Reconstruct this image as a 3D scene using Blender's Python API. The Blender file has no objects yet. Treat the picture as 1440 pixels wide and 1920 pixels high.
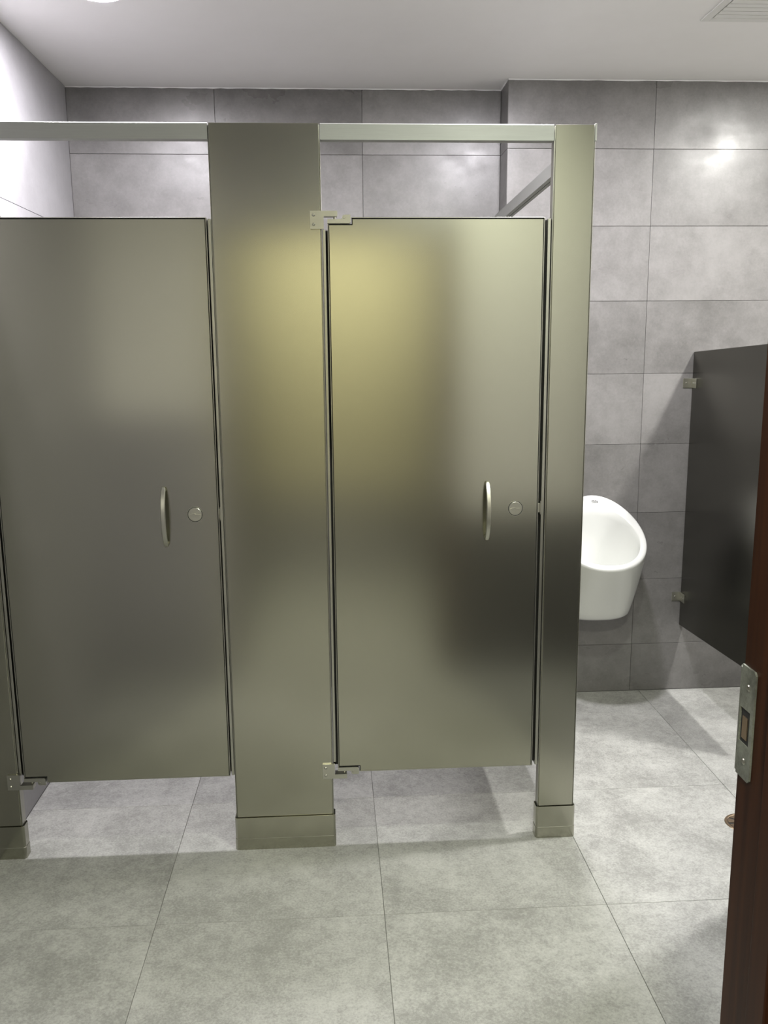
import bpy, bmesh, math, random
from mathutils import Vector, Matrix
random.seed(7)
S = bpy.context.scene
COL = S.collection
# ------------------------------------------------------------------ camera
F_PX = 1633.7
CAM = Vector((-.0253, -2.5061, 1.5286)); PITCH, YAW, ROLL = .1837, .0572, -.0088
cp, sp, cy, sy = math.cos(PITCH), math.sin(PITCH), math.cos(YAW), math.sin(YAW)
fwd = Vector((sy*cp, cy*cp, -sp)); right = Vector((cy, -sy, 0)); up = right.cross(fwd)
cr, sr = math.cos(ROLL), math.sin(ROLL)
R_, U_ = right*cr + up*sr, up*cr - right*sr
cam_d = bpy.data.cameras.new('camera'); cam = bpy.data.objects.new('camera', cam_d); COL.objects.link(cam)
cam_d.sensor_fit = 'VERTICAL'; cam_d.sensor_height = 36; cam_d.lens = F_PX*36/1920; cam_d.clip_start = .02
m = Matrix((R_, U_, -fwd)).transposed().to_4x4(); m.translation = CAM; cam.matrix_world = m
S.camera = cam
# ------------------------------------------------------------------ world, exposure, lamp strengths
W = bpy.data.worlds.new('world'); S.world = W; W.use_nodes = True
W.node_tree.nodes['Background'].inputs[0].default_value = (.5, .5, .5, 1)
W.node_tree.nodes['Background'].inputs[1].default_value = .02
S.view_settings.view_transform = 'Standard'; S.view_settings.look = 'None'
S.view_settings.exposure = 0.0; S.view_settings.gamma = 1; S.view_settings.use_curve_mapping = False
LAMP_COL, LAMP_STR = (.98, .945, 1.0), 960          # stall and urinal downlights
HALL_COL, HALL_STR = (1.0, .99, .83), 1280          # downlights of the lobby behind the camera
LAMPS = [(-.695, .345), (.70, .27), (1.99, .18)]
HALL_LAMPS = [(.05, -2.75)]
FRONT_LAMPS, FRONT_COL, FRONT_STR = [(.58, -.95)], (.95, 1.0, .86), 490
BAY_COL, BAY_STR = (1.0, .985, .94), 1250                                     # the downlight over the urinal bay
# ------------------------------------------------------------------ materials
def mat(name, col, rough=.5, metal=0, spec=.5, emit=None, estr=0):
    M = bpy.data.materials.new(name); M.use_nodes = True
    b = M.node_tree.nodes['Principled BSDF']
    b.inputs['Base Color'].default_value = (*col, 1); b.inputs['Roughness'].default_value = rough
    b.inputs['Metallic'].default_value = metal; b.inputs['Specular IOR Level'].default_value = spec
    if emit:
        b.inputs['Emission Color'].default_value = (*emit, 1); b.inputs['Emission Strength'].default_value = estr
    return M
def N(M, t, **kw):
    n = M.node_tree.nodes.new(t)
    for k, v in kw.items():
        if k in n.inputs: n.inputs[k].default_value = v
        else: setattr(n, k, v)
    return n
def L(M, a, ao, b, bi): M.node_tree.links.new(a.outputs[ao], b.inputs[bi])
def mapped(M, scale=(1, 1, 1), space='Object', world=False):
    if world:
        tc = N(M, 'ShaderNodeNewGeometry'); out = 'Position'
    else:
        tc = N(M, 'ShaderNodeTexCoord'); out = space
    mp = N(M, 'ShaderNodeMapping'); mp.inputs['Scale'].default_value = scale
    L(M, tc, out, mp, 'Vector'); return mp
def ramp(M, stops):
    r = N(M, 'ShaderNodeValToRGB'); e = r.color_ramp.elements
    while len(e) < len(stops): e.new(.5)
    for i, (p, c) in enumerate(stops):
        e[i].position = p; e[i].color = (*c, 1) if not isinstance(c, float) else (c, c, c, 1)
    return r
def stone(name, lo, hi, rough, scale=3.0, fine=60, bump=.05, var=.06, rrange=.12, swirl=0, w2=.28, w3=.38, spread=.19):
    """cement-look porcelain: cloudy blotches, fine speckle, per-tile tone, slightly uneven gloss"""
    M = mat(name, hi, rough); b = M.node_tree.nodes['Principled BSDF']
    mp = mapped(M, world=True)
    oi = N(M, 'ShaderNodeObjectInfo')
    off = N(M, 'ShaderNodeVectorMath', operation='SCALE'); off.inputs['Scale'].default_value = 7.3
    cx = N(M, 'ShaderNodeCombineXYZ'); L(M, oi, 'Random', cx, 'X'); L(M, oi, 'Random', cx, 'Z'); L(M, cx, 0, off, 0)
    add = N(M, 'ShaderNodeVectorMath', operation='ADD'); L(M, mp, 0, add, 0); L(M, off, 0, add, 1)
    n1 = N(M, 'ShaderNodeTexNoise', Scale=scale, Detail=8.0, Roughness=.62); L(M, add, 0, n1, 'Vector')
    n2 = N(M, 'ShaderNodeTexNoise', Scale=fine, Detail=5.0, Roughness=.7); L(M, add, 0, n2, 'Vector')
    n3 = N(M, 'ShaderNodeTexNoise', Scale=scale*7, Detail=4.0, Roughness=.7); L(M, add, 0, n3, 'Vector')
    mx = N(M, 'ShaderNodeMath', operation='MULTIPLY_ADD'); L(M, n2, 0, mx, 0); mx.inputs[1].default_value = w2; L(M, n1, 0, mx, 2)
    mx2 = N(M, 'ShaderNodeMath', operation='MULTIPLY_ADD'); L(M, n3, 0, mx2, 0); mx2.inputs[1].default_value = w3; L(M, mx, 0, mx2, 2)
    nm = N(M, 'ShaderNodeMath', operation='DIVIDE'); L(M, mx2, 0, nm, 0); nm.inputs[1].default_value = 1+w2+w3
    rm = ramp(M, [(.5-spread, lo), (.5+spread, hi)]); rm.color_ramp.interpolation = 'EASE'; L(M, nm, 0, rm, 0)
    hv = N(M, 'ShaderNodeHueSaturation')
    mr = N(M, 'ShaderNodeMapRange'); mr.inputs['To Min'].default_value = 1-var; mr.inputs['To Max'].default_value = 1+var
    L(M, oi, 'Random', mr, 0); L(M, mr, 0, hv, 'Value'); L(M, rm, 0, hv, 'Color'); L(M, hv, 0, b, 'Base Color')
    nr = n1
    if swirl:
        mps = mapped(M, scale=(1, 1, 1.7), world=True)
        nr = N(M, 'ShaderNodeTexNoise', Scale=swirl, Detail=4.0, Roughness=.55); L(M, mps, 0, nr, 'Vector')
    rr = N(M, 'ShaderNodeMapRange'); rr.inputs['From Min'].default_value = .2; rr.inputs['From Max'].default_value = .8
    rr.inputs['To Min'].default_value = rough-rrange; rr.inputs['To Max'].default_value = rough+rrange
    L(M, nr, 0, rr, 0); L(M, rr, 0, b, 'Roughness')
    bp = N(M, 'ShaderNodeBump', Strength=bump, Distance=.004); L(M, n2, 0, bp, 'Height'); L(M, bp, 0, b, 'Normal')
    return M
def brushed(name, col, rough, grain=(9, 9, 900), bump=.02, rvar=.05, wave=.0):
    M = mat(name, col, rough, 1); b = M.node_tree.nodes['Principled BSDF']
    mp = mapped(M, scale=grain, world=True)
    n = N(M, 'ShaderNodeTexNoise', Scale=1.0, Detail=3.0, Roughness=.6); L(M, mp, 0, n, 'Vector')
    n2 = N(M, 'ShaderNodeTexNoise', Scale=2.2, Detail=3.0); L(M, mapped(M, world=True), 0, n2, 'Vector')
    a = N(M, 'ShaderNodeMath', operation='ADD'); L(M, n, 0, a, 0); L(M, n2, 0, a, 1)
    rr = N(M, 'ShaderNodeMapRange'); rr.inputs['From Min'].default_value = .6; rr.inputs['From Max'].default_value = 1.4
    rr.inputs['To Min'].default_value = rough-rvar; rr.inputs['To Max'].default_value = rough+rvar
    L(M, a, 0, rr, 0); L(M, rr, 0, b, 'Roughness')
    bp = N(M, 'ShaderNodeBump', Strength=bump, Distance=.002)
    if bump: L(M, n, 0, bp, 'Height')
    if wave:
        nw = N(M, 'ShaderNodeTexNoise', Scale=2.6, Detail=0.0); L(M, mapped(M, world=True), 0, nw, 'Vector')
        bw = N(M, 'ShaderNodeBump', Strength=1.0, Distance=wave); L(M, nw, 0, bw, 'Height'); L(M, bw, 0, bp, 'Normal')
    L(M, bp, 0, b, 'Normal')
    return M
M_WALL = stone('wall_tile_cement', (.118, .115, .110), (.232, .225, .220), 0.345, scale=2.2, fine=110, bump=.01, var=.04, rrange=.13, swirl=5.0)
M_WALL_L = stone('side_wall_tile_cement', (.26, .255, .262), (.34, .335, .347), .42, scale=2.2, fine=110, bump=.02, var=.03, rrange=.10, swirl=3.0)
M_FLOOR = stone('floor_tile_cement', (.225, .226, .214), (.435, .437, .418), .55, scale=5, fine=160, bump=.05, var=.03, w2=1.0, w3=.6, spread=.15)
M_GROUT = mat('grout_dark', (.13, .13, .13), .9)
M_FGROUT = mat('grout_floor', (.24, .24, .23), .9)
M_CEIL = stone('ceiling_paint', (.90, .89, .885), (.93, .92, .92), .9, scale=2, fine=300, bump=.04, var=0, rrange=.02)
M_PAINT = mat('caulk_white', (.80, .80, .80), .7)
M_STEEL = brushed('stainless_sheet', (.385, .38, .315), .20, grain=(25, 25, 1500), bump=.0, rvar=.02, wave=.0004)
M_DSTEEL = brushed('dark_stainless_sheet', (.15, .146, .13), .26, grain=(25, 25, 1500), bump=.0, rvar=.008, wave=.0004)
M_EDGE = brushed('stainless_edge', (.44, .435, .385), .34, bump=.0)
M_HINGE = brushed('cast_stainless', (.47, .465, .41), .35, grain=(60, 60, 60))
M_ALU = brushed('satin_aluminium', (.45, .455, .435), .75, grain=(12, 400, 400))
M_BLACK = mat('dark_recess', (.012, .012, .012), .7)
M_CERAMIC = mat('white_ceramic', (.66, .67, .65), .12, spec=.6)
M_MARK = mat('printed_mark', (.05, .05, .06), .6)
M_PLASTIC = mat('white_grille_enamel', (.78, .78, .76), .5)
M_BRASS = brushed('worn_brass', (.55, .42, .30), .35, grain=(60, 60, 60))
M_LENS = mat('lamp_lens', (.9, .9, .9), .4, emit=LAMP_COL, estr=LAMP_STR)
M_FLENS = mat('front_lamp_lens', (.9, .9, .9), .4, emit=FRONT_COL, estr=FRONT_STR)
M_BLENS = mat('bay_lamp_lens', (.9, .9, .9), .4, emit=BAY_COL, estr=BAY_STR)
M_HLENS = mat('lobby_lamp_lens', (.9, .9, .9), .4, emit=HALL_COL, estr=HALL_STR)
M_CREAM = mat('lobby_cream_paint', (.62, .58, .40), .8)
M_EWALL = mat('entry_wall_paint', (.74, .73, .675), .7)
M_DARK = stone('dark_grey_tile', (.06, .059, .055), (.12, .117, .11), .45, scale=3, var=0)
M_ZINC = stone('scuffed_zinc', (.12, .125, .11), (.34, .36, .31), .45, scale=30, fine=200, bump=.1, var=0)
M_ZINC.node_tree.nodes['Principled BSDF'].inputs['Metallic'].default_value = .6
def wood():
    M = mat('brown_stained_wood', (.09, .03, .012), .45, spec=.12); b = M.node_tree.nodes['Principled BSDF']
    n = N(M, 'ShaderNodeTexNoise', Scale=1.0, Detail=5.0); L(M, mapped(M, scale=(60, 60, 2.2), world=True), 0, n, 'Vector')
    r = ramp(M, [(.3, (.022, .007, .003)), (.75, (.055, .018, .006))]); L(M, n, 0, r, 0); L(M, r, 0, b, 'Base Color')
    return M
M_WOOD = wood()
# ------------------------------------------------------------------ mesh helpers
def bx(bm, x0, x1, y0, y1, z0, z1, bev=0, seg=2):
    r = bmesh.ops.create_cube(bm, size=1)
    vs = r['verts']
    for v in vs:
        v.co = Vector((x0 + (v.co.x+.5)*(x1-x0), y0 + (v.co.y+.5)*(y1-y0), z0 + (v.co.z+.5)*(z1-z0)))
    if bev:
        es = {e for v in vs for e in v.link_edges}
        bmesh.ops.bevel(bm, geom=list(es), offset=bev, segments=seg, profile=.5, affect='EDGES')
    return bm
def box(*a, **k): return bx(bmesh.new(), *a, **k)
def prism(bm, pts, axis, a, b):
    """extrude a 2-D outline along an axis: 'y' takes (x,z), 'x' takes (y,z), 'z' takes (x,y)"""
    def P(p, t): return {'y': (p[0], t, p[1]), 'x': (t, p[0], p[1]), 'z': (p[0], p[1], t)}[axis]
    v0 = [bm.verts.new(P(p, a)) for p in pts]; v1 = [bm.verts.new(P(p, b)) for p in pts]
    n = len(pts)
    bm.faces.new(v0); bm.faces.new(v1[::-1])
    for i in range(n): bm.faces.new((v0[i], v1[i], v1[(i+1) % n], v0[(i+1) % n]))
    bmesh.ops.recalc_face_normals(bm, faces=bm.faces); return bm
def lathe(bm, prof, c, axis='z', seg=32):
    """prof: (radius, offset along axis) pairs from the start to the end of the axis"""
    def P(r, h, t):
        u, v = r*math.cos(t), r*math.sin(t)
        return {'z': (c[0]+u, c[1]+v, c[2]+h), 'y': (c[0]+u, c[1]+h, c[2]+v), 'x': (c[0]+h, c[1]+u, c[2]+v)}[axis]
    rings = []
    for r, h in prof:
        if r < 1e-6: rings.append([bm.verts.new(P(0, h, 0))])
        else: rings.append([bm.verts.new(P(r, h, 2*math.pi*i/seg)) for i in range(seg)])
    for A, B in zip(rings, rings[1:]):
        for i in range(seg):
            j = (i+1) % seg
            if len(A) == 1 and len(B) == 1: continue
            if len(A) == 1: bm.faces.new((A[0], B[i], B[j]))
            elif len(B) == 1: bm.faces.new((A[i], A[j], B[0]))
            else: bm.faces.new((A[i], A[j], B[j], B[i]))
    bmesh.ops.recalc_face_normals(bm, faces=bm.faces); return bm
def origin_of(o):
    v = Vector((0, 0, 0))
    while o is not None: v += o.location; o = o.parent
    return v
def obj(name, bm, material, parent=None, smooth=False, at=None):
    """link a bmesh (world coordinates) as one mesh object, optionally under a parent"""
    base = origin_of(parent); loc = Vector(at) if at else base
    bmesh.ops.translate(bm, verts=bm.verts, vec=-loc)
    me = bpy.data.meshes.new(name); bm.to_mesh(me); bm.free(); me.materials.append(material)
    if smooth: me.shade_smooth() if hasattr(me, 'shade_smooth') else None
    o = bpy.data.objects.new(name, me); COL.objects.link(o); o.parent = parent; o.location = loc - base
    return o
def tag(o, label=None, cat=None, group=None, kind=None):
    for k, v in (('label', label), ('category', cat), ('group', group), ('kind', kind)):
        if v: o[k] = v
    return o
def thing(name, label, cat, loc, group=None):
    o = bpy.data.objects.new(name, None); COL.objects.link(o); o.location = loc; o.empty_display_size = .1
    return tag(o, label, cat, group)
def struct(name, bm, material, label=None, cat=None):
    o = obj(name, bm, material); o['kind'] = 'structure'
    return tag(o, label, cat)
TILE_CACHE = {}
def tile(parent, name, c, size, material, bev):
    key = (name, material.name, tuple(round(s, 4) for s in size))
    if key not in TILE_CACHE:
        sx, sy_, sz = (s/2 for s in size)
        bm = box(-sx, sx, -sy_, sy_, -sz, sz, bev=bev, seg=1)
        me = bpy.data.meshes.new(name); bm.to_mesh(me); bm.free(); me.materials.append(material); TILE_CACHE[key] = me
    o = bpy.data.objects.new(name, TILE_CACHE[key]); COL.objects.link(o); o.parent = parent
    o.location = Vector(c) - origin_of(parent); return o
def cells(lo, hi, ref, step):
    k = math.floor((lo-ref)/step); out = []
    while ref + k*step < hi - 1e-6:
        a, b = max(lo, ref+k*step), min(hi, ref+(k+1)*step)
        if b-a > .012: out.append((a, b))
        k += 1
    return out
# ------------------------------------------------------------------ the room shell
ZC = 2.582; XL = -1.075; YB = 1.314; YR = 1.165; XP = .694; XE = 3.1; YE = -1.5; YH = -3.5
TT, J = .008, .0007                 # tile thickness, half joint
DX0, DX1, DZ = -.505, .482, 2.035    # doorway opening
EX, EY = 1.20, -.30                 # corner where the entry wall steps forward
floor = struct('floor', box(XL-.2, XE+.2, YH-.2, YB+.2, -.12, -.0035), M_FGROUT, 'floor of large pale grey cement-look tiles')
for a, b in cells(XL, XE, -.533, .6225):
    for c, d in cells(-1.63, YB, .288, .639):
        if a > EX and d < EY: continue
        if a >= XP-.01 and d > YR: d = YR
        if d-c < .01: continue
        tile(floor, 'floor_tile', ((a+b)/2, (c+d)/2, -.004), (b-a-2*J, d-c-2*J, .008), M_FLOOR, .0008)
for k in range(1):
    obj('lobby_floor', box(-.52, .60, YH, -1.632, -.008, -.0005), M_FLOOR, floor)
ceiling = struct('ceiling', box(XL-.2, XE+.2, YH-.2, YB+.2, ZC, ZC+.1), M_CEIL, 'matte white painted ceiling')
# back wall of the stalls
wall_back = struct('wall_back', box(XL-.15, XP+.1, YB+TT, YB+.15, 0, ZC), M_GROUT, 'grey tiled wall behind the toilet stalls')
for a, b in cells(XL, XP, -.483, .6):
    for c, d in cells(0, ZC, 2.325, .3):
        tile(wall_back, 'wall_tile', ((a+b)/2, YB+TT/2, (c+d)/2), (b-a-2*J, TT, d-c-2*J), M_WALL, .0006)
# wall behind the urinals, stepping forward of the stall wall
wall_urinal = struct('wall_urinal', box(XP+TT, XE, YR+TT, YB+.15, 0, ZC), M_GROUT, 'grey tiled wall carrying the urinal')
for a, b in cells(XP, XE, XP, .6):
    for c, d in cells(0, ZC, 2.321, .3):
        tile(wall_urinal, 'wall_tile', ((a+b)/2, YR+TT/2, (c+d)/2), (b-a-2*J, TT, d-c-2*J), M_WALL, .0006)
for c, d in cells(0, ZC, 2.321, .3):
    tile(wall_urinal, 'return_tile', (XP+TT/2, (YR+TT+YB)/2, (c+d)/2), (TT, YB-YR-TT-.001, d-c-2*J), M_WALL, .0006)
# left wall
wall_left = struct('wall_left', box(XL-.15, XL-TT, YE-.15, YB+TT, 0, ZC), M_GROUT, 'grey tiled side wall at the left of the stalls')
for a, b in cells(YE, YB, .1, 1.25):
    for c, d in cells(0, ZC, 2.02, .6):
        tile(wall_left, 'wall_tile', (XL-TT/2, (a+b)/2, (c+d)/2), (TT, b-a-2*J, d-c-2*J), M_WALL_L, .0006)
struct('wall_right', box(XE, XE+.15, EY, YR+TT, 0, ZC), M_EWALL, 'far side wall of the urinal bay')
# entry wall with doorway, stepping forward at the right towards the urinals
bm = bmesh.new(); bx(bm, XL-.15, DX0-.03, YE-.13, YE, 0, ZC); bx(bm, DX0-.03, DX1+.03, YE-.13, YE, DZ+.03, ZC); bx(bm, DX1+.03, EX, YE-.13, YE, 0, ZC)
struct('wall_entry', bm, M_EWALL, 'pale entry wall around the brown door frame')
for a, b, h, mm in ((DX1+.075, EX, .78, M_DARK), (XL, DX0-.075, 1.25, M_WALL_L)):
    obj('reflection_band', box(a, b, YE, YE+.012, 0, h), mm, bpy.data.objects['wall_entry'])  # unseen bands added low on the entry wall to darken the steel's reflections
struct('wall_corner', box(EX, XE+.15, YE-.13, EY, 0, ZC), M_WALL, 'wall corner beside the urinal bay')
# lobby behind the camera
bm = bmesh.new(); bx(bm, -.62, -.52, YH, YE-.13, 0, ZC); bx(bm, .60, .70, YH, YE-.13, 0, ZC)
struct('wall_lobby_side', bm, M_DARK, 'dark grey lobby side walls')
struct('wall_lobby_end', box(-.62, .70, YH-.1, YH, 0, ZC), M_CREAM, 'cream painted lobby wall behind the doorway')
obj('reflection_band', box(-.52, .60, YH, YH+.012, 0, .55), M_WALL_L, bpy.data.objects['wall_lobby_end'])  # added greyer strip, dims the lower lobby mirrored in the steel
# thin uneven caulk bead along the ceiling line
def caulk(pts, name):
    bm = bmesh.new(); n = 60; prev = None
    (x0, y0), (x1, y1), (nx, ny) = pts
    for i in range(n+1):
        t = i/n; h = .0035 + .0025*random.random(); x, y = x0+(x1-x0)*t, y0+(y1-y0)*t
        vs = [bm.verts.new((x, y, ZC)), bm.verts.new((x+nx*.004, y+ny*.004, ZC-.001)), bm.verts.new((x+nx*.002, y+ny*.002, ZC-h)), bm.verts.new((x, y, ZC-h))]
        if prev:
            for k in range(4): bm.faces.new((prev[k], prev[(k+1) % 4], vs[(k+1) % 4], vs[k]))
        prev = vs
    bmesh.ops.recalc_face_normals(bm, faces=bm.faces)
    struct(name, bm, M_PAINT, 'thin white caulk bead along the ceiling')
caulk([(XL, YB), (XP, YB), (0, -1)], 'trim_1'); caulk([(XP, YR), (XE, YR), (0, -1)], 'trim_2'); caulk([(XP, YR), (XP, YB), (-1, 0)], 'trim_3')
# ------------------------------------------------------------------ door frame with strike plate (right edge of the picture)
door = obj('door_1', bx(box(DX1, DX1+.03, YE-.13, YE, 0, DZ+.03), DX0-.03, DX0, YE-.13, YE, 0, DZ+.03), M_WOOD)
tag(door, 'dark brown wooden door frame at the right edge of the picture', None, None, 'structure')
obj('head_jamb', box(DX0, DX1, YE-.13, YE, DZ, DZ+.03), M_WOOD, door)
obj('door_stop', box(DX1-.012, DX1, YE-.128, YE-.085, 0, DZ, bev=.002), M_WOOD, door)
obj('transom_panel', box(DX0-.03, DX1+.03, YE, YE+.012, DZ+.0, 2.52, bev=.002), M_WALL_L, door)
obj('casing', box(DX1+.008, DX1+.07, YE, YE+.012, 0, DZ+.07, bev=.003), M_WOOD, door)
# strike plate: flat leaf with a latch hole and a lip curling round the edge
px = DX1
bm = bmesh.new()
z0, z1 = .995, 1.14; h0, h1 = 1.040, 1.085; ya, yb = YE-.034, YE+.001
prism(bm, [(ya, z0+.004), (ya+.004, z0), (yb, z0), (yb, h0), (ya, h0)], 'x', px-.0025, px)
prism(bm, [(ya, h1), (yb, h1), (yb, z1), (ya+.004, z1), (ya, z1-.004)], 'x', px-.0025, px)
bx(bm, px-.0025, px, ya, ya+.008, h0, h1)
plate = obj('strike_plate', bm, M_ZINC, door); tag(plate, 'scuffed metal strike plate')
bm = bmesh.new()
lip = [(0, 0), (.005, .0005), (.010, .003), (.012, .008)]
prism(bm, [(yb-.001+p[0], px-.0025+p[1]) for p in lip] + [(yb-.001+p[0]-.0008, px-.0005+p[1]+.001) for p in lip[::-1]], 'z', .998, 1.135)
for v in bm.verts: v.co = Vector((v.co.y, v.co.x, v.co.z))
bmesh.ops.recalc_face_normals(bm, faces=bm.faces)
obj('lip', bm, M_ZINC, plate)
obj('latch_pocket', box(px-.0012, px-.0004, ya+.008, yb-.004, h0, h1), M_BLACK, plate)
obj('keeper_insert', box(px-.0022, px-.0012, ya+.014, yb-.008, h0+.006, h1-.010), M_BRASS, plate)
for z in (1.018, 1.115): obj('screw', lathe(bmesh.new(), [(0, -.0016), (.003, -.0012), (.0042, 0)], (px-.0025, ya+.016, z), 'x', 12), M_HINGE, plate)
# ------------------------------------------------------------------ toilet partition
ZT = 2.132; ZD0, ZD1 = .2465, 1.8885; PT = .032
def pilaster(label, x0, x1, strips, loc_y=0.0, open_sides=(1, 1)):
    t = thing('pilaster', label, 'pilaster', ((x0+x1)/2, PT/2, 0), 'stainless steel pilasters of the stall front')
    g = .0035
    obj('core', box(x0+.0015, x1-.0015, .004, PT, .03, ZT-.0035, bev=.001), M_EDGE, t)
    obj('face_sheet', box(x0+(g if open_sides[0] else 0), x1-(g if open_sides[1] else 0), 0, .006, .03, ZT, bev=.0012), M_STEEL, t)
    for side in (0, 1):
        if open_sides[side]:
            a = x0 if side == 0 else x1-.0016
            obj('edge_fold', box(a, a+.0016, .0015, PT-.002, .03, ZT-.042, bev=.0004, seg=1), M_EDGE, t)
    # shoe: sleeve round the foot with a pressed ridge and a slightly wider lower band
    e = .0045
    prof = [(.0, e+.0008), (.0365, e+.0008), (.0372, e), (.1065, e)]
    bm = bmesh.new(); rings = []
    c = .006
    for z, o in prof:
        xa, xb = x0-o, x1+o; ya_, yb_ = -o, PT+o
        ring = [(xa+c, ya_), (xb-c, ya_), (xb, ya_+c), (xb, yb_-c), (xb-c, yb_), (xa+c, yb_), (xa, yb_-c), (xa, ya_+c)]
        rings.append([bm.verts.new((p[0], p[1], z)) for p in ring])
    xa, xb = x0-.0025, x1+.0025; ya_, yb_ = -.0028, PT+.0025; c2 = .005
    ring = [(xa+c2, ya_), (xb-c2, ya_), (xb, ya_+c2), (xb, yb_-c2), (xb-c2, yb_), (xa+c2, yb_), (xa, yb_-c2), (xa, ya_+c2)]
    rings.append([bm.verts.new((p[0], p[1], .1065)) for p in ring]); rings.append([bm.verts.new((p[0], p[1], .02)) for p in ring])
    for A, B in zip(rings, rings[1:]):
        for i in range(8): bm.faces.new((A[i], A[(i+1) % 8], B[(i+1) % 8], B[i]))
    bmesh.ops.recalc_face_normals(bm, faces=bm.faces)
    obj('shoe', bm, M_STEEL, t)
    for kind, a, b, za, zb in strips:
        if kind == 'door_stop': obj(kind, box(a, b, .0305, .0365, za, zb, bev=.001), M_BLACK, t)
        else: obj(kind, box(a, b, .004, .030, za, zb, bev=.001), M_EDGE, t)
    return t
P_MID = (-.348, -.0465); P_RIGHT = (.5955, .7105); P_LEFT = (XL+.001, -.997)
pl = pilaster('narrow steel pilaster at the left picture edge, beside the tiled wall', *P_LEFT, [('hinge_strip', -.9955, -.9875, .272, 1.857), ('door_stop', -.9960, -.970, .258, 1.857)], open_sides=(0, 1))
pm = pilaster('wide steel pilaster standing between the two stall doors', *P_MID, [('strike_strip', -.3575, -.3495, .247, 1.886), ('hinge_strip', -.0445, -.0365, .279, 1.857), ('door_stop', -.371, -.348, .247, 1.886), ('door_stop', -.0455, -.019, .258, 1.857)])
pr = pilaster('narrow steel pilaster at the open end, beside the urinal', *P_RIGHT, [('strike_strip', .5845, .5935, .247, 1.886), ('door_stop', .565, .595, .247, 1.886)])
for t, x in ((pm, -.3575), (pr, .5845)):
    obj('keeper', box(x-.002, x+.001, .006, .022, 1.045, 1.085, bev=.0005, seg=1), M_HINGE, t)
def stall_door(label, x0, x1):
    t = thing('stall_door', label, 'door', ((x0+x1)/2, .012, ZD0), 'stainless steel stall doors')
    nx, nz = .066, .0165                       # corner notches that take the hinge brackets
    out = [(x0+nx, ZD0), (x1, ZD0), (x1, ZD1), (x0+nx, ZD1), (x0+nx, ZD1-nz), (x0, ZD1-nz), (x0, ZD0+nz), (x0+nx, ZD0+nz)]
    obj('core', prism(bmesh.new(), [(x+(.001 if x < x0+.2 else -.001), z) for x, z in out], 'y', .0045, .027), M_BLACK, t)
    g = .0045
    inn = [(x0+nx+.003, ZD0+.002), (x1-g, ZD0+.002), (x1-g, ZD1-.0045), (x0+nx+.003, ZD1-.0045), (x0+nx+.003, ZD1-nz-.004), (x0+g, ZD1-nz-.004), (x0+g, ZD0+nz+.004), (x0+nx+.003, ZD0+nz+.004)]
    bm = prism(bmesh.new(), inn, 'y', 0, .006)
    bmesh.ops.bevel(bm, geom=[e for e in bm.edges if all(abs(v.co.y) < 1e-6 for v in e.verts)], offset=.0012, segments=2, affect='EDGES')
    obj('face_sheet', bm, M_STEEL, t)
    obj('back_sheet', prism(bmesh.new(), inn, 'y', .0265, .0275), M_STEEL, t)
    obj('edge_fold', box(x0, x0+.0022, .001, .027, ZD0+nz, ZD1-nz, bev=.0004, seg=1), M_EDGE, t)
    obj('edge_fold', box(x1-.0022, x1, .001, .027, ZD0, ZD1, bev=.0004, seg=1), M_EDGE, t)
    obj('top_fold', box(x0+nx, x1-.0024, .0005, .027, ZD1-.0012, ZD1+.0006, bev=.0003, seg=1), M_EDGE, t)
    obj('bottom_fold', box(x0+nx, x1-.0024, .002, .027, ZD0-.0006, ZD0+.0012, bev=.0003, seg=1), M_EDGE, t)
    # bowed pull handle: flat bar with rounded ends
    hx, zc, hl = x1-.1535, 1.0605, .087
    bm = bmesh.new(); w, th, n = .0064, .0035, 72; rings = []
    for i in range(n+1):
        s = -1+2*i/n
        yy = -.006 - .030*(1-abs(s)**2.6)
        zz = zc + hl*s
        ww = w*(1 if abs(s) < .93 else .62 if abs(s) > .995 else .9)
        cc = .0016
        ring = [(-ww, -th+cc), (-ww+cc, -th), (ww-cc, -th), (ww, -th+cc), (ww, th), (-ww, th)]
        rings.append([bm.verts.new((hx+a, yy+b, zz)) for a, b in ring])
    for A, B in zip(rings, rings[1:]):
        for i in range(6): bm.faces.new((A[i], A[(i+1) % 6], B[(i+1) % 6], B[i]))
    bm.faces.new(rings[0]); bm.faces.new(rings[-1][::-1])
    bmesh.ops.recalc_face_normals(bm, faces=bm.faces)
    hd = obj('pull_handle', bm, M_HINGE, t)
    for s in (-1, 1):
        obj('handle_foot', lathe(bmesh.new(), [(0, 0), (.0062, 0), (.0062, -.011), (0, -.011)], (hx, 0, zc+s*(hl-.008)), 'y', 20), M_HINGE, hd)
    # round lock with a coin slot turn
    lx, lz = x1-.0685, 1.0655
    lk = obj('lock', lathe(bmesh.new(), [(0, -.0022), (.0190, -.0022), (.0200, -.0014), (.0203, .0004)], (lx, 0, lz), 'y', 48), M_HINGE, t)
    obj('lock_groove', lathe(bmesh.new(), [(.0200, -.0006), (.0217, -.0006), (.0217, .0004), (.0200, .0004)], (lx, 0, lz), 'y', 48), M_BLACK, lk)
    obj('lock_rim', lathe(bmesh.new(), [(.0217, .0004), (.0217, -.0014), (.0228, -.0014), (.0232, .0004)], (lx, 0, lz), 'y', 48), M_EDGE, lk)
    bm = bmesh.new()
    prism(bm, [(lx-.016, lz-.0012), (lx-.012, lz+.0012), (lx-.001, lz+.0032), (lx+.003, lz+.0008), (lx+.014, lz+.0006), (lx+.016, lz-.0012), (lx+.011, lz-.0030), (lx+.001, lz-.0034), (lx-.003, lz-.0008)], 'y', -.0046, -.0018)
    obj('turn_slot', bm, M_EDGE, lk)
    obj('latch_bolt', box(x1-.002, x1+.0075, .010, .018, 1.050, 1.078, bev=.001), M_HINGE, t)
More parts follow.
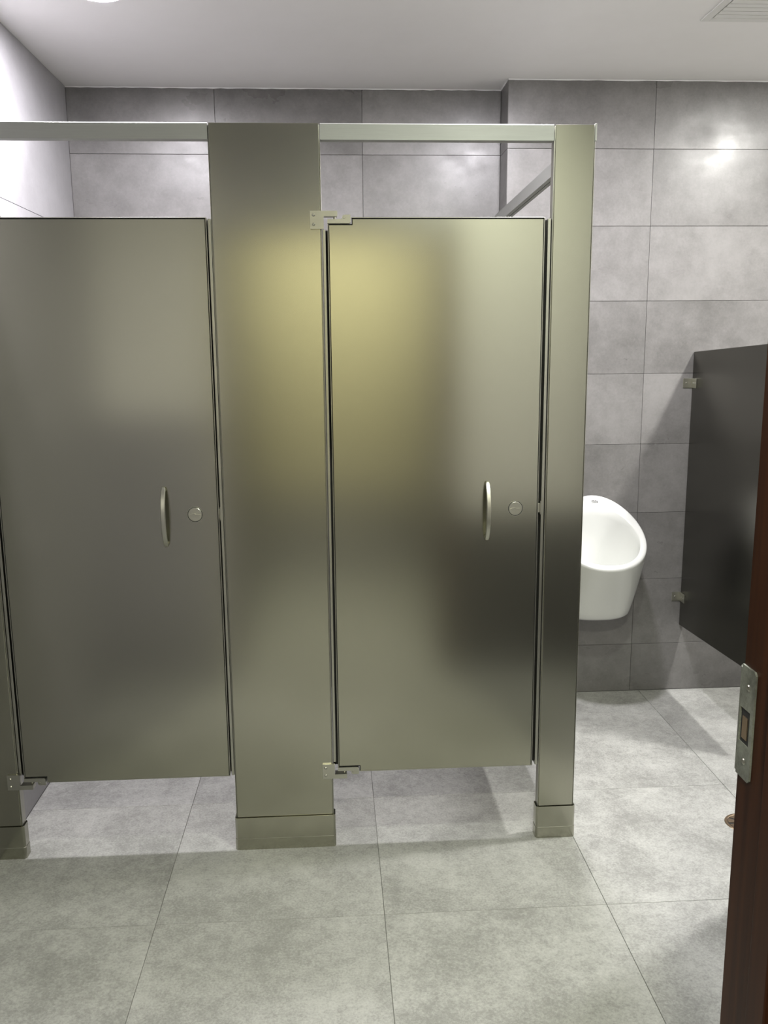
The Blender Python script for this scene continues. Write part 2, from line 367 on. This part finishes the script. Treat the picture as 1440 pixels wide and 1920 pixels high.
    # hinge brackets let into the top and bottom corners
    for top in (1, 0):
        s = 1 if top else -1; zb = ZD1-.0045 if top else ZD0+.0045      # free face of the bracket arm
        zi = zb - s*.0115                                           # face against the door sheet
        ze = zb + s*.0115                                           # raised end
        o = [(x0-.0005, zi), (x0+.060, zi), (x0+.0635, zi+s*.0035), (x0+.0635, ze), (x0+.046, ze), (x0+.041, ze-s*.003), (x0+.0395, zb), (x0-.0005, zb)]
        bm = prism(bmesh.new(), o, 'y', -.0012, .026)
        hb = obj('hinge_bracket', bm, M_HINGE, t)
        obj('hinge_screw', lathe(bmesh.new(), [(0, -.0012), (.0032, -.0012), (.0036, 0)], (x0+.046, -.0012, zb+s*.0045), 'y', 14), M_EDGE, hb)
        obj('pivot_pin', lathe(bmesh.new(), [(0, 0), (.0035, 0), (.0035, s*.009), (0, s*.009)], (x0+.0195, .010, zb-s*.0005), 'z', 14), M_EDGE, hb)
    return t
stall_door('brushed steel stall door between the wide and the right-hand pilaster', -.0305, .5755)
stall_door('brushed steel stall door cut off by the left picture edge', -.9805, -.361)
def pilaster_hinge(t, x1, xd):
    """plate with two screws on the pilaster and an arm that reaches over the door corner"""
    for top in (1, 0):
        s = 1 if top else -1; ze = 1.905 if top else .2285
        xa, xb, xc = x1-.0315, x1+.0055, xd+.0265
        zi = ze - s*.048
        o = [(xa, zi), (xb, zi), (xb, ze-s*.0145), (xc, ze-s*.0145), (xc+.001, ze-s*.012), (xc+.001, ze-s*.002), (xc, ze), (xa, ze)]
        if top: obj('hinge_plate', prism(bmesh.new(), o, 'y', -.006, -.0002), M_HINGE, t)
        else: obj('hinge_plate', prism(bmesh.new(), o, 'y', -.006, -.0002), M_HINGE, t)
        h = t.children[-1]
        obj('pivot_arm', box(xb+.001, xc, -.0002, .022, min(ze-s*.0145, ze), max(ze-s*.0145, ze), bev=.001), M_HINGE, h)
        for z in (zi+s*.0125, zi+s*.037):
            obj('hinge_screw', lathe(bmesh.new(), [(0, -.0022), (.0022, -.0024), (.0040, -.0012), (.0044, 0)], (xa+.0095, -.006, z), 'y', 16), M_EDGE, h)
pilaster_hinge(pm, P_MID[1], -.0305); pilaster_hinge(pl, P_LEFT[1], -.9805)
# head rail along the front, between and behind the pilasters
rail = thing('head_rail', 'pale aluminium head rail running over both stall doors', 'rail', (0, .016, 2.089))
def rail_profile(): return [(.0005, 2.0900), (.0035, 2.131), (.010, 2.134), (.024, 2.134), (.030, 2.131), (.030, 2.0900)]
for a, b in ((P_LEFT[0], P_MID[0]-.0003), (P_MID[1]+.0003, P_RIGHT[0]-.0005)):
    obj('rail_section', prism(bmesh.new(), rail_profile(), 'x', a, b), M_ALU, rail)
obj('end_cap', box(P_RIGHT[1]-.002, P_RIGHT[1]+.0035, -.0005, .030, 2.0900, 2.135, bev=.001), M_ALU, rail)
brace = thing('head_rail', 'side head rail running back from the end pilaster to the wall', 'rail', (.67, .6, 2.06))
bm = prism(bmesh.new(), [(.645, 2.042), (.647, 2.083), (.672, 2.083), (.674, 2.042), (.662, 2.042), (.662, 2.045), (.659, 2.045), (.659, 2.042)], 'y', PT, YR)
for v in bm.verts: v.co.z -= .018*(v.co.y-PT)
obj('rail_section', bm, M_ALU, brace)
# divider panels between and beside the stalls
def panel(label, x):
    t = thing('divider_panel', label, 'panel', (x, .6, ZD0), 'steel stall divider panels')
    obj('panel_sheet', box(x-.0125, x+.0125, PT+.004, YR-.012 if x > .5 else YB-.012, ZD0+.04, ZD1, bev=.0015), M_STEEL, t)
    for z in (.45, 1.7):
        obj('wall_bracket', box(x-.035, x-.0126, (YR if x > .5 else YB)-.03, (YR if x > .5 else YB)-.0005, z, z+.04, bev=.001), M_HINGE, t)
panel('steel divider panel behind the wide pilaster between the stalls', -.20)
panel('steel divider panel between the right stall and the urinal', .66)
# ------------------------------------------------------------------ urinal screen
us = thing('urinal_screen', 'dark steel privacy screen fixed to the wall beside the urinal', 'screen', (1.511, .82, .307))
bm = box(1.505, 1.527, .46, YR-.004, .307, 1.510, bev=.0015)
for v in bm.verts: v.co.z += .045*(YR-v.co.y)       # the sheet hangs slightly tilted
obj('screen_sheet', bm, M_DSTEEL, us)
for zc in (1.379, .438):
    bk = obj('wall_bracket', bx(box(1.466, 1.5045, YR-.003, YR-.0003, zc-.02, zc+.02, bev=.0008), 1.5018, 1.5048, YR-.05, YR-.003, zc-.02, zc+.02, bev=.0008), M_HINGE, us)
    obj('screw', lathe(bmesh.new(), [(0, -.0024), (.0024, -.0022), (.0042, 0)], (1.480, YR-.003, zc), 'y', 14), M_HINGE, bk)
    for y in (YR-.022, YR-.040): obj('screw', lathe(bmesh.new(), [(0, -.0026), (.0022, -.0022), (.004, 0)], (1.5018, y, zc), 'x', 14), M_HINGE, bk)
# ------------------------------------------------------------------ urinal
ux = 1.082
ur = thing('urinal', 'white ceramic wall-hung urinal half hidden by the end pilaster', 'urinal', (ux, YR, .40))
def rim(phi, inset=0.0, drop=0.0):
    s = math.sin(phi); c = math.cos(phi)          # phi 0 = against the wall, pi = front
    hw, hd, yc = .180-inset, .166-inset*.9, .985
    x = ux + hw*math.copysign(abs(s)**.92, s)
    y = yc + hd*c - .012*s*s
    q = min(1, max(0, (1.151-y)/.332))
    return Vector((x, y, .908 - .252*q**.86 - drop))
def foot(phi, grow=0.0):
    s, c = math.sin(phi), math.cos(phi)
    return Vector((ux + (.150+grow)*math.copysign(abs(s)**.8, s), 1.075 + (.125+grow)*c if c < 0 else 1.075 + .088*min(1, c*1.6), .405))
bm = bmesh.new(); n = 72; rings = []
def ringf(f): rings.append([bm.verts.new(f(2*math.pi*i/n)) for i in range(n)])
ringf(lambda p: Vector((ux+(foot(p).x-ux)*.55, 1.09+(foot(p).y-1.09)*.55, .398)))
ringf(lambda p: Vector((ux+(foot(p).x-ux)*.90, 1.09+(foot(p).y-1.09)*.90, .400)))
ringf(lambda p: Vector((ux+(foot(p).x-ux)*.975, 1.09+(foot(p).y-1.09)*.975, .407)))
for t in (.035, .12, .25, .4, .55, .7, .82, .91, .965):
    def f(p, t=t):
        a, b = foot(p), rim(p, 0, .004); e = t**.82
        v = a.lerp(b, t); v.x = a.x+(b.x-a.x)*e; v.y = a.y+(b.y-a.y)*(t**1.05)
        k = .006*math.sin(math.pi*t)
        v.x += k*math.sin(p)
        v.y = min(v.y, YR-.0008); return v
    ringf(f)
ringf(lambda p: rim(p, .0005, .003)); ringf(lambda p: rim(p, .005, -.001)); ringf(lambda p: rim(p, .013, -.001))
def ins(p, k): return rim(p, .014 + k*(.014+.018*max(0, math.cos(p))), .001)
ringf(lambda p: ins(p, .45)); ringf(lambda p: ins(p, .85)+Vector((0, 0, -.002))); ringf(lambda p: ins(p, 1.0)+Vector((0, 0, -.006)))
def bowl(t):
    def f(p):
        a = ins(p, 1.05); cx_, cy_, cz_ = ux, 1.055, .47
        e = math.sin(t*math.pi/2); d = 1-math.cos(t*math.pi/2)
        return Vector((a.x+(cx_-a.x)*d, min(a.y+(cy_-a.y)*d, 1.14), a.z+(cz_-a.z)*e-.006*(1-t)))
    return f
for t in (.06, .15, .27, .4, .53, .66, .78, .88, .95): ringf(bowl(t))
for A, B in zip(rings, rings[1:]):
    for i in range(n): bm.faces.new((A[i], A[(i+1) % n], B[(i+1) % n], B[i]))
bm.faces.new(rings[0]); bm.faces.new(rings[-1])
bmesh.ops.recalc_face_normals(bm, faces=bm.faces)
body = obj('body', bm, M_CERAMIC, ur, smooth=True)
for p in body.data.polygons: p.use_smooth = True
obj('drain_strainer', lathe(bmesh.new(), [(0, .004), (.022, .003), (.024, 0)], (ux, 1.055, .484), 'z', 20), M_HINGE, ur)
# small printed mark on the upper rim band
def rim_pt(x, q):
    """point on the upper rim band; q runs from the outer edge (0) inwards (1)"""
    ph = math.asin(max(-1, min(1, (x-ux)/.165)))
    return ins(ph, q) + Vector((0, -.0012, .0018))
mk = bmesh.new()
def stroke(xa, xb, qa, qb):
    vs = [mk.verts.new(rim_pt(x, q)) for x, q in ((xa, qa), (xb, qa), (xb, qb), (xa, qb))]
    top = [mk.verts.new(v.co + Vector((0, -.0004, .0006))) for v in vs]
    mk.faces.new(top); mk.faces.new(vs[::-1])
    for i in range(4): mk.faces.new((vs[i], vs[(i+1) % 4], top[(i+1) % 4], top[i]))
MX = ux-.004
stroke(MX, MX+.0010, .26, .66)
for i in range(4): stroke(MX+.0030+i*.0052, MX+.0072+i*.0052, .30+.03*(i % 2), .40)
stroke(MX+.0030, MX+.017, .55, .59); stroke(MX+.0182, MX+.0228, .49, .56)
bmesh.ops.recalc_face_normals(mk, faces=mk.faces)
obj('printed_mark', mk, M_MARK, ur)
# ------------------------------------------------------------------ floor drain
dr = thing('floor_drain', 'round brass floor drain half hidden by the brown door frame', 'drain', (1.288, .032, 0))
obj('drain_ring', lathe(bmesh.new(), [(.050, .0008), (.052, .0022), (.058, .0022), (.060, .0002)], (1.288, .032, 0), 'z', 40), M_BRASS, dr)
obj('drain_well', lathe(bmesh.new(), [(0, .0004), (.051, .0004), (.051, .0010), (0, .0010)], (1.288, .032, 0), 'z', 40), M_BLACK, dr)
for i in range(8):
    a0, a1 = math.pi*2*i/8+.10, math.pi*2*(i+1)/8-.10
    pts = [(1.288+r*math.cos(a), .032+r*math.sin(a)) for r, a in ((.012, a0+.1), (.049, a0), (.049, (a0+a1)/2), (.049, a1), (.012, a1-.1))]
    obj('strainer_petal', prism(bmesh.new(), pts, 'z', .001, .0024), M_BRASS, dr)
# ------------------------------------------------------------------ downlights and ceiling grille
def downlight(x, y, label, lens, group):
    t = thing('downlight', label, 'downlight', (x, y, ZC), group)
    obj('trim_ring', lathe(bmesh.new(), [(.068, -.001), (.069, -.008), (.073, -.009), (.080, -.006), (.083, 0)], (x, y, ZC), 'z', 40), M_PAINT, t)
    o = obj('lens', lathe(bmesh.new(), [(.0675, -.004), (.05, -.0085), (.025, -.011), (0, -.012)], (x, y, ZC), 'z', 40), lens, t)
    for p in o.data.polygons: p.use_smooth = True
downlight(*LAMPS[0], 'glowing round downlight over the left stall, at the top picture edge', M_LENS, 'ceiling downlights')
downlight(*LAMPS[1], 'round downlight just above the picture, over the end pilaster', M_LENS, 'ceiling downlights')
downlight(*LAMPS[2], 'round downlight right of the picture, over the urinal bay', M_BLENS, 'ceiling downlights')
for x, y in HALL_LAMPS: downlight(x, y, 'warm round downlight in the lobby behind the camera', M_HLENS, None)
for x, y in FRONT_LAMPS: downlight(x, y, 'round downlight over the floor in front of the stalls', M_FLENS, None)
vg = thing('ceiling_grille', 'white louvred air grille in the ceiling at the top right corner', 'grille', (1.42, .28, ZC))
gx0, gx1, gy0, gy1 = 1.225, 1.665, .197, .497
bm = bmesh.new()
for a, b, c, d in ((gx0-.026, gx0, gy0-.026, gy1+.026), (gx1, gx1+.026, gy0-.026, gy1+.026), (gx0, gx1, gy0-.026, gy0), (gx0, gx1, gy1, gy1+.026)):
    bx(bm, a, b, c, d, ZC-.006, ZC, bev=.0015)
obj('frame', bm, M_PLASTIC, vg)
obj('backing', box(gx0, gx1, gy0, gy1, ZC-.0012, ZC-.0002), M_BLACK, vg)
ns = 10; st = (gy1-gy0)/ns
for i in range(ns):
    y = gy1 - (i+.5)*st
    obj('louvre', prism(bmesh.new(), [(y-st*.5, ZC-.0012), (y-st*.5, ZC-.0045), (y+st*.18, ZC-.0062), (y+st*.46, ZC-.0035), (y+st*.46, ZC-.0012)], 'x', gx0+.004, gx1-.004), M_PLASTIC, vg)
